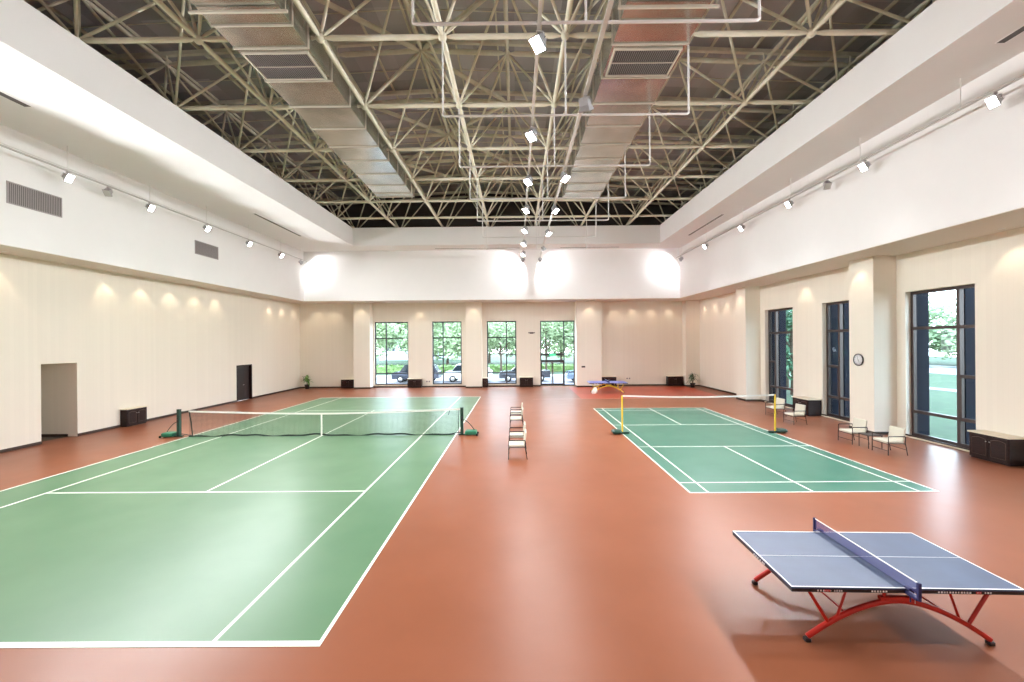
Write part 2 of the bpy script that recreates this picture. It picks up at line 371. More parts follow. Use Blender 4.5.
# glass double door under the transom
dd = struct(thing('door_1', 'glazed double door in dark metal frame in far wall', 'door', (0, 0, 0)))
y0 = YF+.17
for (a, c_, hx) in ((2.03, 2.985, 2.93), (3.0, 3.94, 3.06)):
    l = MB(); t = .07
    l.box(a, a+t, y0, y0+.05, .1, 2.09); l.box(c_-t, c_, y0, y0+.05, .1, 2.09); l.box(a+t, c_-t, y0, y0+.05, 2.02, 2.09); l.box(a+t, c_-t, y0, y0+.05, .1, .22)
    lf = l.build('door_leaf', M_frame, dd)
    MB().box(a+t, c_-t, y0+.02, y0+.03, .22, 2.02).build('door_glass', M_glass, lf)
    MB().path([(hx, y0, .8), (hx, y0-.06, .83), (hx, y0-.06, 1.37), (hx, y0, 1.4)], .012, 6).build('door_handle', M_chrome, lf)
tag(MB().bbox(2.72, 3.28, YF+.10, YF+.155, 2.56, 2.72, .006).build('exit_sign', mat('green_sign', (.05, .35, .18), .5, 0, .5, (.1, .8, .4), .8)), 'small green exit sign over the glazed double door', 'sign')

def win_right(idx, y0, y1, z0, z1, mull, mid_far):
    r = struct(thing('window_%d' % idx, None, None, (0, 0, 0)))
    x0, x1 = XR+.20, XR+.32; b = MB(); t = .11
    b.box(x0, x1, y0, y0+t, z0, z1); b.box(x0, x1, y1-t, y1, z0, z1); b.box(x0, x1, y0+t, y1-t, z1-t, z1); b.box(x0, x1, y0+t, y1-t, z0, z0+t)
    b.box(x0-.03, x1, mull-t/2, mull+t/2, z0+t, z1-t)
    for z in (4.17, 1.0): b.box(x0-.02, x1, y0+t, mull-t/2, z-t/2, z+t/2); b.box(x0-.02, x1, mull+t/2, y1-t, z-t/2, z+t/2)
    a, c_ = (mull+t/2, y1-t) if mid_far else (y0+t, mull-t/2)
    b.box(x0-.02, x1, a, c_, 2.47-t/2, 2.47+t/2)
    if idx == 7 or True:
        b.box(x0-.035, x0-.02, a, a+.05, 1.0, 2.5); b.box(x0-.035, x0-.02, c_-.05, c_, 1.0, 2.5)
    b.build('window_frame', M_frame, r)
    MB().box(x0+.04, x0+.05, y0+t, y1-t, z0+t, z1-t).build('window_glass', M_glass_r, r)
    MB().box(XR-.06, XR+.2, y0-.02, y1+.02, z0-.05, z0).build('window_sill', M_stone, r)
    # navy cladding fins outside
    f = MB(); f.box(XR+.4, XR+.88, y1-.02, y1+.16, -.2, 6.2); f.box(XR+.4, XR+.78, mull-.02, mull+.14, -.2, 6.2)
    f.build('facade_fin', M_fin, r)
win_right(5, *RW[0], 24.78, True)
win_right(6, *RW[1], 19.9, True)
win_right(7, *RW[2], 14.55, False)
win_right(8, *RW[3], 9.75, False)  # unseen extra window, added to let in more daylight

# ------------------------------------------------------------------ courts
def lines(b, L, z, ox, oy, wd):
    for (x0, x1, y0, y1) in L: b.box(ox+x0, ox+x1, oy+y0, oy+y1, z, z+.0025)
TX, TY = -13.456, 5.25; TW, TL = 10.97, 23.77
tc_ = struct(MB().box(TX, TX+TW, TY, TY+TL, 0, .003).build('tennis_court', M_green), 'pale green tennis court surface', 'tennis court')
b = MB(); k = .05
Lt = [(0, TW, 0, .1), (0, TW, TL-.1, TL), (0, k, .1, TL-.1), (TW-k, TW, .1, TL-.1), (1.37, 1.37+k, .1, TL-.1), (TW-1.37-k, TW-1.37, .1, TL-.1),
      (1.42, TW-1.42, 5.485-k/2, 5.485+k/2), (1.42, TW-1.42, 18.285-k/2, 18.285+k/2), (TW/2-k/2, TW/2+k/2, 5.51, 18.26), (TW/2-k/2, TW/2+k/2, .1, .2), (TW/2-k/2, TW/2+k/2, TL-.2, TL-.1)]
lines(b, Lt, .003, TX, TY, k); b.build('court_lines', M_line, tc_)
BX, BY = 4.251, 10.458; BW, BL = 6.165, 13.16
bc = struct(MB().box(BX, BX+BW, BY, BY+BL, 0, .003).build('badminton_court', M_green2), 'teal green badminton court surface', 'badminton court')
b = MB(); k = .04; s1 = .4562
Lb = [(0, BW, 0, k), (0, BW, BL-k, BL), (0, k, k, BL-k), (BW-k, BW, k, BL-k), (s1, s1+k, k, BL-k), (BW-s1-k, BW-s1, k, BL-k), (k, BW-k, .74, .74+k), (k, BW-k, BL-.74-k, BL-.74),
      (k, BW-k, 4.58-k, 4.58), (k, BW-k, 8.43, 8.43+k), (BW/2-k/2, BW/2+k/2, k, 4.54), (BW/2-k/2, BW/2+k/2, 8.47, BL-k)]
lines(b, Lb, .003, BX, BY, k); b.build('court_lines', M_line, bc)
rm = struct(MB().box(4.2, 13.72, 27.6, 34.4, 0, .003).build('floor_red_area', M_redder))
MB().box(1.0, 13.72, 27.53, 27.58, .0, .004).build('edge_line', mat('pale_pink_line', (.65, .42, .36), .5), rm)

# ------------------------------------------------------------------ roof truss
gx = [-2.05+3.5*k for k in range(-4, 6)]; gy = [12.04+3.5*k for k in range(-2, 7)]; ZB = 12.5
def ztop(x): return 15.75-.045*abs(x+3.85)
txs = [x+1.75 for x in [gx[0]-3.5]+gx]; tys = [y+1.75 for y in [gy[0]-3.5]+gy[:-1]]+[gy[-1]+1.75]
tr = tag(thing('roof_truss', None, None), 'cream painted steel space frame of tubes under the dark roof', 'roof truss')
for y in gy:
    b = MB()
    for a, c_ in zip(gx[:-1], gx[1:]): b.member((a, y, ZB), (c_, y, ZB), .078)
    b.build('bottom_chord', M_truss, tr)
for x in gx:
    b = MB()
    for a, c_ in zip(gy[:-1], gy[1:]): b.member((x, a, ZB), (x, c_, ZB), .078)
    b.build('bottom_chord', M_truss, tr)
for y in tys:
    b = MB()
    for a, c_ in zip(txs[:-1], txs[1:]): b.member((a, y, ztop(a)), (c_, y, ztop(c_)), .10)
    # channel purlin carried on short stubs above
    for a, c_ in zip(txs[:-1], txs[1:]): b.tube((a, y, ztop(a)+.42), (c_, y, ztop(c_)+.42), .11, 4)
    for a in txs: b.tube((a, y, ztop(a)), (a, y, ztop(a)+.4), .04, 6)
    b.build('top_chord', M_trussw, tr)
for x in txs:
    b = MB()
    for a, c_ in zip(tys[:-1], tys[1:]): b.member((x, a, ztop(x)), (x, c_, ztop(x)), .085)
    b.build('top_chord', M_trussw, tr)
# thicker diagonal bracing in the top layer around the middle
for y in (13.85, 20.85, 27.85):
    for (xa, ya, xb, yb) in ((-3.85, y+3.5, -7.35, y), (-3.85, y+3.5, -.35, y), (-3.85, y+3.5, -7.35, y+7), (-3.85, y+3.5, -.35, y+7)):
        if yb > 33: continue
        MB().member((xa, ya, ztop(xa)), (xb, yb, ztop(xb)), .10).build('top_brace', M_trussw, tr)
webs = []
for x in gx:
    for y in gy:
        for dx in (-1.75, 1.75):
            for dy in (-1.75, 1.75):
                X, Y = x+dx, y+dy
                webs.append(((x, y, ZB), (X, Y, ztop(X))))
inside = lambda p: OX0-.7 < p[0][0] < OX1+.6 and p[0][1] > 8
webs.sort(key=lambda p: (not inside(p), p[0][1]+abs(p[0][0]+1)*.15))
for i, (p, q) in enumerate(webs):
    if i < 100: MB().member(p, q, .048, 7, e=.3).build('web_member', M_truss, tr)
b = MB()
for p, q in webs[100:]: b.member(p, q, .048, 6, e=.3)
tag(b.build('web_member', M_truss, tr), kind='stuff')
balls = sorted([(x, y) for x in gx for y in gy], key=lambda p: (not (OX0-.7 < p[0] < OX1+.6 and p[1] > 8), p[1]))
for (x, y) in balls: MB().ball((x, y, ZB), .13, 10).build('node_ball', M_truss, tr)
b = MB()
for x in txs:
    for y in tys: b.ball((x, y, ztop(x)), .13, 8)
tag(b.build('top_node', M_trussw, tr), kind='stuff')
# roof deck and purlins
b = MB(); za = lambda x: ztop(x)+.62
b.add([(XL-.6, YN-.6, za(XL-.6)), (-3.85, YN-.6, za(-3.85)), (XR+.6, YN-.6, za(XR+.6)), (XL-.6, YF+.6, za(XL-.6)), (-3.85, YF+.6, za(-3.85)), (XR+.6, YF+.6, za(XR+.6)),
       (XL-.6, YN-.6, 17), (XR+.6, YN-.6, 17), (XL-.6, YF+.6, 17), (XR+.6, YF+.6, 17)],
      [(0, 3, 4, 1), (1, 4, 5, 2), (6, 7, 9, 8), (0, 1, 2, 7, 6), (3, 8, 9, 5, 4), (0, 6, 8, 3), (2, 5, 9, 7)])
roof = struct(b.build('roof', M_deck), 'dark grey brown roof deck above the truss', 'roof')
b = MB(); x = XL
while x < XR: b.box(x-.03, x+.03, YN, YF+.3, za(x)-.13, za(x)-.005); x += 1.75
y = YN+.875
while y < YF:
    b.box(-3.85, XR, y-.012, y+.012, 0, .03, M=Matrix.Translation((0, 0, 0)) @ Matrix(((1, 0, 0, 0), (0, 1, 0, 0), (-.045, 0, 1, za(-3.85)-.045*3.85-.045), (0, 0, 0, 1))))
    b.box(XL, -3.85, y-.012, y+.012, 0, .03, M=Matrix(((1, 0, 0, 0), (0, 1, 0, 0), (.045, 0, 1, za(-3.85)+.045*3.85-.045), (0, 0, 0, 1)))); y += 1.75
b.build('purlins', M_trussw, roof)

# ------------------------------------------------------------------ ducts
def duct(x0, x1, yend, label, side, tints):
    zb, zt = 12.08, 13.0
    r = tag(thing('air_duct', None, None, (0, 0, 0)), label, 'air duct')
    ys = [2.0, 3.5, 5, 6.5, 8, 9.5, 10.95, 11.8, 13.3, 14.75, 16.3, 17.8, 19.2, 20.7, 22.2, 23.4, yend]
    MB().box(x0, x1, ys[0], yend, zb, zt).build('duct_body', M_duct, r)
    for y in ys:
        b = MB(); t = .035; w_ = .045
        b.box(x0-w_, x1+w_, y-t/2, y+t/2, zb-w_, zb); b.box(x0-w_, x1+w_, y-t/2, y+t/2, zt, zt+w_); b.box(x0-w_, x0, y-t/2, y+t/2, zb, zt); b.box(x1, x1+w_, y-t/2, y+t/2, zb, zt)
        b.build('flange', M_flange, r)
    for y in (9.3, 10.4):
        b = MB(); b.box(x0-.2, x1+.2, y-.03, y+.03, zb-.12, zb-.06)
        for x in (x0-.15, x1+.15): b.tube((x, y, zb-.1), (x, y, ztop(x)+.6), .012, 5)
        b.build('hanger', M_flange, r)
    b = MB(); gy0, gy1, gx0, gx1 = 12.02, 13.15, x0+.12, x1-.12; z = zb-.03
    b.box(gx0-.05, gx0, gy0-.05, gy1+.05, z-.02, zb); b.box(gx1, gx1+.05, gy0-.05, gy1+.05, z-.02, zb); b.box(gx0, gx1, gy0-.05, gy0, z-.02, zb); b.box(gx0, gx1, gy1, gy1+.05, z-.02, zb); b.box(gx0, gx1, 12.57, 12.59, z-.018, zb)
    gf = b.build('grille_frame', M_flange, r)
    b = MB(); b.box(gx0, gx1, gy0, gy1, zb-.012, zb-.002)
    x = gx0+.03
    while x < gx1: b.box(x-.004, x+.004, gy0, gy1, z-.01, zb-.012, 1); x += .06
    b.build('grille', [M_grille, M_vent], gf)
    return r
duct(-7.85, -5.8, 24.0, 'galvanised rectangular air duct on the left side of the roof opening', 1, None)
duct(2.76, 4.84, 24.5, 'galvanised rectangular air duct beside the lighting tracks, right of middle', -1, None)

# ------------------------------------------------------------------ hanging pipe frames and lighting tracks
PF = [8.54, 12.04, 15.54, 19.04, 22.54, 26.04, 29.54]
names = ['nearest the camera', 'second from the camera', 'third from the camera', 'fourth from the camera', 'fifth from the camera', 'second from the far wall', 'nearest the far wall']
for y, nm in zip(PF, names):
    r = tag(thing('pipe_frame', None, None, (0, 0, 0)), 'white U shaped pipe frame hung from truss, '+nm, 'pipe frame', 'hanging pipe frames')
    zz = 10.23
    MB().path([(-2.05, y, zz+.05), (-2.02, y, zz+.01), (-1.95, y, zz), (4.85, y, zz), (4.92, y, zz+.01), (4.95, y, zz+.05)], .033, 8).build('crossbar', M_pipe, r)
    for x in (-2.05, 1.45, 4.95):
        zz2 = zz+.02 if x != 1.45 else zz
        MB().tube((x, y, zz2), (x, y, ZB-.05), .028, 8).build('hanger_leg', M_pipe, r)
TZ = 10.12
for x, lab, rr in ((.5, 'white lighting track along the pipe frames, left of the two in the middle', .035), (1.82, 'white lighting track along the pipe frames, right of the two in the middle', .045)):
    b = MB(); b.box(x-rr, x+rr, 4.5, 32.4, TZ, TZ+.07)
    for y in PF: b.box(x-.05, x+.05, y-.02, y+.02, TZ+.07, 10.27)
    tag(b.build('lighting_track', M_pipe), lab, 'lighting track')

def lamp_parts(r, aim, lit=True, size=1.0, lampM=None):
    # local: hangs from (0,0,0); aim = direction vector of the beam
    s = size
    MB().bbox(-.05, .05, -.03, .03, -.05, .0, .008).build('adapter', M_track, r)
    piv = Vector((0, 0, -.22*s)); d = Vector(aim).normalized()
    q = d.to_track_quat('-Z', 'Y').to_matrix().to_4x4(); M = Matrix.Translation(piv) @ q
    yk = MB(); yk.tube((0, 0, -.04), (0, 0, -.10*s), .012, 6)
    xx = (q @ Vector((1, 0, 0))); xx.z = 0; xx.normalize(); hw = .135*s
    yk.path([piv-xx*hw, piv-xx*hw+Vector((0, 0, .10*s)), Vector((0, 0, -.10*s))-xx*hw*.6, Vector((0, 0, -.10*s))+xx*hw*.6, piv+xx*hw+Vector((0, 0, .10*s)), piv+xx*hw], .010, 6)
    yk.build('yoke', M_lampbody, r)
    h = MB()  # housing: tapered box with fins at its back
    def rect(w_, h_, z): return [M @ Vector((a*w_, b_*h_, z)) for a, b_ in ((-1, -1), (1, -1), (1, 1), (-1, 1))]
    h.rings([rect(.06*s, .05*s, .17*s), rect(.10*s, .09*s, .12*s), rect(.105*s, .10*s, 0), rect(.125*s, .16*s, -.09*s), rect(.125*s, .16*s, -.12*s)], 0, False)
    for k in range(4): h.box(-.11*s, .11*s, -.085*s+k*.05*s, -.075*s+k*.05*s, .1*s, .16*s, M=M)
    hd = h.build('lamp_housing', M_lampbody, r)
    ln = MB(); ln.box(-.11*s, .11*s, -.145*s, .145*s, -.126*s, -.121*s, M=M)
    ln.build('lens', M_glow if lit else M_dim, hd)
    return M @ Vector((0, 0, -.15*s))
def lamp(loc, aim, label, watts, angle=165, blend=.5, lit=True, group=None, size=.9, col=(.95, .975, 1)):
    r = tag(thing('track_spotlight', None, None, loc), label, 'spotlight', group)
    p = lamp_parts(r, aim, lit, size)
    if lit:
        P = Vector(loc)+p
        spot('spotlight_beam', P, P+Vector(aim), watts, angle, blend, col, .16)
    return r
# side tracks
def side_track(name, x, y0, y1, z, wallx, label, rods):
    r = tag(thing(name, None, None), label, 'lighting track')
    MB().tube((x, y0, z), (x, y1, z), .03, 8).build('rail', M_track, r)
    MB().tube((wallx, y0, z+.28), (wallx, y1, z+.28), .018, 6).build('conduit', M_pipe, r)
    for y in rods: MB().tube((x, y, z), (x, y, ZC), .014, 6).build('rod', M_pipe, r)
side_track('lighting_track', -16.1, 3.0, 32.4, 10.05, ULX+.05, 'grey lighting track hung on rods along the left upper wall', [4.5, 8, 11.5, 15.1, 18.5, 21.9, 25.35, 28.8, 31.4])
side_track('lighting_track', 12.3, 3.0, 32.4, 10.1, URX-.05, 'grey lighting track hung on rods along the right upper wall', [3.5, 7.4, 11.7, 15.1, 18.9, 22.9, 27.3, 31.4])
GL = 'lit spotlights on the left wall track'; GR = 'lit spotlights on the right wall track'
ordn = ['nearest of the five lit', 'second from the camera of the lit', 'third from the camera of the lit', 'fourth from the camera of the lit', 'farthest down the room of the lit']
for k, y in enumerate([15.1, 18.5, 21.9, 25.35, 28.8]):
    lamp((-16.1, y, 10.02), (.9, -.15, -.65), ordn[k]+' spotlights on the left wall track, glowing white', W_SIDE, 150, 1.0, group=GL)
for y in (11.5, 8.0, 4.5): lamp((-16.1, y, 10.02), (.9, .1, -.5), 'glowing track spotlight on the left wall, '+{11.5: 'just outside the view', 8.0: 'level with the near court end', 4.5: 'nearest the near wall'}[y], W_SIDE, 150, 1.0, group='unseen left wall spotlights added for lighting')  # unseen lamps carrying the row on toward the camera, added for lighting
for k, y in enumerate([10.86, 14.9, 19.0, 23.0, 27.4]):
    lamp((12.3, y, 10.07), (-.9, -.15, -.65), ordn[k]+' spotlights on the right wall track, glowing white', W_SIDE, 150, 1.0, group=GR)
for y in (6.9, 3.2): lamp((12.3, y, 10.07), (-.9, .1, -.5), 'glowing track spotlight on the right wall, '+{6.9: 'above the near table', 3.2: 'nearest the near wall'}[y], W_SIDE, 150, 1.0, group='right wall spotlights behind the frame edge')
lamp((-16.1, 16.6, 10.02), (.2, -.6, -.75), 'unlit silver spotlight between glowing ones on the left wall track', 0, lit=False)
lamp((12.3, 16.7, 10.07), (-.2, -.6, -.75), 'unlit silver spotlight between glowing ones on the right wall track', 0, lit=False)
# turned to the far wall
lamp((-16.1, 31.5, 10.03), (.55, 1.0, -.55), 'lit spotlight in the far left corner turned to the far wall', W_WASH, 120, .25)
lamp((12.3, 31.5, 10.03), (-.75, 1.0, -.55), 'lit spotlight in the far right corner turned to the far wall', W_WASH, 120, .25)
lamp((.5, 31.7, TZ), (-.9, 1.0, -.6), 'lit spotlight at far end of the left middle track, turned to the far wall', W_WASH, 120, .25)
lamp((1.82, 31.7, TZ), (.9, 1.0, -.6), 'lit spotlight at far end of the right middle track, turned to the far wall', W_WASH, 120, .25)
GM = 'lamps on the left middle track'; G2 = 'lamps on the right middle track'
mid1 = [(8.6, 'nearest and largest lit'), (12.45, 'second nearest lit'), (16.0, 'third nearest lit'), (19.5, 'fourth nearest lit'), (23.1, 'fifth nearest lit'), (26.3, 'sixth nearest lit'), (29.4, 'seventh nearest lit')]
for y, nm in mid1: lamp((.5, y, TZ), (-.35, -.45, -1), nm+' floodlight on the left middle track', W_MID, group=GM, size=1.0)
for y in (5.2,): lamp((.5, y, TZ), (-.15, -.2, -1), 'lit floodlight on the middle track overhead, outside the view', W_MID)
mid2 = [(15.7, 'nearest lit'), (19.6, 'second nearest lit'), (23.8, 'third nearest lit')]
for y, nm in mid2: lamp((1.82, y, TZ), (.35, -.45, -1), nm+' floodlight on the right middle track', W_MID, group=G2, size=1.0)
lamp((1.82, 10.9, TZ), (.3, .5, -1), 'unlit floodlight on the right middle track, nearest the camera', 0, lit=False, size=1.15)
lamp((1.82, 28.0, TZ), (.5, .6, -1), 'unlit dark floodlight on the right middle track, near the far wall', 0, lit=False)

# soffit downlights
WARM = (1, .80, .58)
def downlight(x, y, label, group, watts=W_DOWN):
    r = tag(thing('downlight', None, None, (x, y, ZS)), label, 'downlight', group)
    MB().lathe([(.045, -.006), (.075, -.008), (.08, 0), (.08, .001)], n=16).build('trim_ring', M_white, r)
    MB().lathe([(.001, -.004), (.045, -.005), (.045, .0)], n=16).build('lens', M_glow_w, r)
    spot('downlight_beam', (x, y, ZS-.03), (x, y, 0), watts, 80, .55, WARM, .03)
gl_ = 'downlights in the left soffit'
NTH = ['first', 'second', 'third', 'fourth', 'fifth', 'sixth', 'seventh', 'eighth', 'ninth', 'tenth']
for i, y in enumerate((34.3, 32.6, 30.9, 25.4, 23.75, 22.05, 20.35, 18.6, 14.6, 11.2)): downlight(XL+.42, y, 'small warm downlight in the left soffit, '+NTH[i]+' from the far corner', gl_)
for i, x in enumerate((-16.6, -15.3, -12.75, -8.1, -3.55)): downlight(x, 34.85 if x not in (-12.75, -3.55) else 34.2, 'small warm downlight in the far soffit, '+NTH[i]+' from the far left corner', 'downlights in the far soffit, left half')
for i, x in enumerate((12.7, 11.2, 9.7, 8.2, 5.9)): downlight(x, 34.85 if x != 5.9 else 34.2, 'small warm downlight in the far soffit, '+NTH[i]+' from the far right corner', 'downlights in the far soffit, right half')
for i, y in enumerate((33.6, 31.9, 30.1, 28.4, 21.9, 12.7)): downlight(XR-.42, y, 'small warm downlight in the right soffit, '+NTH[i]+' from the far corner', 'downlights in the right soffit')
for y, q in ((26.6, 'farther'), (17.3, 'clock')): downlight(13.7, y, 'small warm downlight in front of the '+q+' pillar on the right', 'downlights before the right pillars')

# vents and slots
def wall_vent(y0, y1, z0, z1, label):
    r = tag(thing('wall_vent', None, None, (ULX, (y0+y1)/2, z0)), label, 'vent')
    h = (y1-y0)/2; H = z1-z0; b = MB(); t = .035
    b.box(0, .02, -h, -h+t, 0, H); b.box(0, .02, h-t, h, 0, H); b.box(0, .02, -h+t, h-t, 0, t); b.box(0, .02, -h+t, h-t, H-t, H); b.build('vent_frame', M_vent, r)
    b = MB(); b.box(0, .004, -h+t, h-t, t, H-t, 1); y = -h+.06
    while y < h-t: b.box(.004, .016, y-.012, y+.012, t, H-t); y += .055
    b.build('louvre_blades', [M_vent, M_grille], r)
wall_vent(13.72, 15.4, 8.45, 9.18, 'grey louvred vent on the left upper wall, nearer the camera')
wall_vent(21.8, 23.5, 8.47, 9.18, 'grey louvred vent on the left upper wall, farther down the room')
def slot(x0, x1, y0, y1, label):
    b = MB(); b.box(x0, x1, y0, y1, ZC-.006, ZC-.001, 0); t = .015
    b.box(x0-t, x0, y0-t, y1+t, ZC-.012, ZC, 1); b.box(x1, x1+t, y0-t, y1+t, ZC-.012, ZC, 1); b.box(x0, x1, y0-t, y0, ZC-.012, ZC, 1); b.box(x0, x1, y1, y1+t, ZC-.012, ZC, 1)
    tag(b.build('slot_diffuser', [M_slot, M_white]), label, 'ceiling vent')
slot(-14.5, -14.34, 23.2, 28.2, 'long dark slot vent in the left ceiling border, far one')
slot(-14.72, -14.5, 7.5, 12.6, 'long dark slot vent in the left ceiling border, cut by the picture edge')
slot(11.74, 11.9, 24.1, 28.9, 'long dark slot vent in the right ceiling border, far one')
slot(11.7, 11.9, 6, 10.3, 'long dark slot vent in the right ceiling border, cut by the picture edge')
slot(-6.2, .3, 32.25, 32.4, 'dark slot vent in the far ceiling border, left of middle')
slot(3.4, 7.9, 32.25, 32.4, 'dark slot vent in the far ceiling border, right of middle')

# ------------------------------------------------------------------ tennis net
tn = tag(thing('tennis_net', None, None, (0, 17.15, 0)), 'long tennis net with white tape on dark green posts across the left court', 'tennis net')
PL, PR = -13.8, -2.25; cx = TX+TW/2
def nz(x): t = abs(x-cx)/((PR-PL)/2); return .914+.15*min(t, 1)**1.6
def nb(x): return .05+.03*math.sin(x*2.1)+.02*math.sin(x*5.3+1)
b = MB(); x = PL+.42; xs_ = []
while x < PR-.05: xs_.append(x); x += .05
for x in xs_: b.box(x-.003, x+.003, -.001, .001, nb(x), nz(x))
for k in range(20):
    f = (k+.5)/20
    for a, c_ in zip(xs_[::4][:-1], xs_[::4][1:]):
        za_, zb_ = nb(a)+(nz(a)-nb(a))*f, nb(c_)+(nz(c_)-nb(c_))*f
        b.add([(a, -.001, za_-.003), (c_, -.001, zb_-.003), (c_, -.001, zb_+.003), (a, -.001, za_+.003)], [(0, 1, 2, 3)])
b.build('net_mesh', M_netdark, tn)
def ribbon(f0, f1, xa, xb, n, y=.012, st=None):
    b = MB(); ps = [xa+(xb-xa)*i/n for i in range(n+1)]
    for a, c_ in zip(ps[:-1], ps[1:]):
        b.add([(a, -y, f0(a)), (c_, -y, f0(c_)), (c_, -y, f1(c_)), (a, -y, f1(a)), (a, y, f0(a)), (c_, y, f0(c_)), (c_, y, f1(c_)), (a, y, f1(a))], [(0, 1, 2, 3), (4, 7, 6, 5), (3, 2, 6, 7), (0, 4, 5, 1)])
    return b
ribbon(lambda x: nz(x)-.045, lambda x: nz(x)+.02, PL+.4, PR-.06, 60).build('top_tape', M_nettape, tn)
ribbon(lambda x: nb(x)-.045, lambda x: nb(x)+.012, PL+.4, PR-.3, 120, .015).build('bottom_hem', M_netdark, tn)
b = MB(); b.path([(PL+.05, 0, 1.02), (PL+.42, 0, nz(PL+.4))], .012, 6); b.path([(PL+.42, 0, 1.04), (PL+.5, 0, .55), (PL+.55, 0, .02)], .02, 6); b.path([(PL+.1, 0, .12), (PL+.55, 0, .05)], .016, 6); b.build('side_cord', M_netdark, tn)
b = MB(); b.path([(PR-.3, 0, .1), (PR-.05, 0, .1)], .016, 6); b.path([(PR-.12, 0, 1.02), (PR-.16, 0, .1)], .012, 6); b.path([(PR-.5, 0, 1.0), (PR-.55, 0, .82)], .012, 6); b.build('side_cord', M_netdark, tn)
MB().box(cx-.03, cx+.03, -.018, .018, .01, .92).build('centre_strap', M_nettape, tn)
for px, s in ((PL, -1), (PR, 1)):
    b = MB(); b.bbox(px-.06, px+.06, -.06, .06, .03, 1.11, .008); b.box(px-.065, px+.065, -.065, .065, 1.11, 1.12); pst = b.build('net_post', M_post, tn)
    b = MB(); b.ball((px, -.075, .75), .03); b.box(px-.02, px+.02, -.09, -.06, .6, .7); b.build('winch', M_darkmetal, pst)
    b = MB(); x0, x1 = sorted((px+s*.14, px+s*.60)); b.bbox(x0, x1, -.20, .20, .03, .19, .03); b.build('base_weight', M_postbase, tn)
    b = MB(); x0, x1 = sorted((px-s*.15, px+s*.62)); b.box(x0, x1, -.06, .06, .015, .05); b.build('base_plate', M_post, tn)
    MB().path([(px+s*(.04+.46*t), 0, .62-.42*t**1.7) for t in [i/8 for i in range(9)]], .014, 6).build('brace', M_post, tn)
    for yy in (-.19, .19):
        MB().lathe([(.01, -.02), (.045, -.02), (.045, .02), (.01, .02)], n=12, M=Matrix.Translation((px+s*.62, yy, .045)) @ Matrix.Rotation(PI/2, 4, 'X')).build('wheel', M_tyre, tn)

# badminton net
bn = tag(thing('badminton_net', None, None, (0, 17.15, 0)), 'badminton net with thin white tape between two yellow posts', 'badminton net')
QL, QR = 4.26, 10.45
def bz(x): t = (x-QL)/(QR-QL); return 1.56-.07*math.sin(PI*t)
b = MB(); x = QL+.05
while x < QR-.03: b.box(x-.0007, x+.0007, -.0005, .0005, bz(x)-.74, bz(x)); x += .05
for k in range(15):
    for i in range(30):
        a, c_ = QL+.05+(QR-QL-.1)*i/30, QL+.05+(QR-QL-.1)*(i+1)/30; z1, z2 = bz(a)-.05*k, bz(c_)-.05*k
        b.add([(a, 0, z1-.0007), (c_, 0, z2-.0007), (c_, 0, z2+.0007), (a, 0, z1+.0007)], [(0, 1, 2, 3)])
b.build('net_mesh', mat('brown_net_cord', (.12, .06, .04), .8), bn)
ribbon(lambda x: bz(x)-.05, lambda x: bz(x)+.01, QL+.03, QR-.03, 30, .006).build('top_tape', M_nettape, bn)
for px, s in ((QL, -1), (QR, 1)):
    b = MB(); b.tube((px, 0, .08), (px, 0, 1.5), .035, 10); b.tube((px, 0, 1.5), (px, 0, 1.56), .026, 10); b.tube((px, -.05, 1.53), (px, .05, 1.53), .012, 6); b.build('net_post', M_yellow, bn)
    b = MB(); x0, x1 = sorted((px+s*.04, px+s*.42)); b.bbox(x0, x1, -.2, .2, .02, .17, .05); b.build('base_weight', M_post, bn)
    b = MB(); x0, x1 = sorted((px-s*.28, px+s*.1)); b.bbox(x0, x1, -.05, .05, .012, .08, .01); b.build('base_foot', M_post, bn)

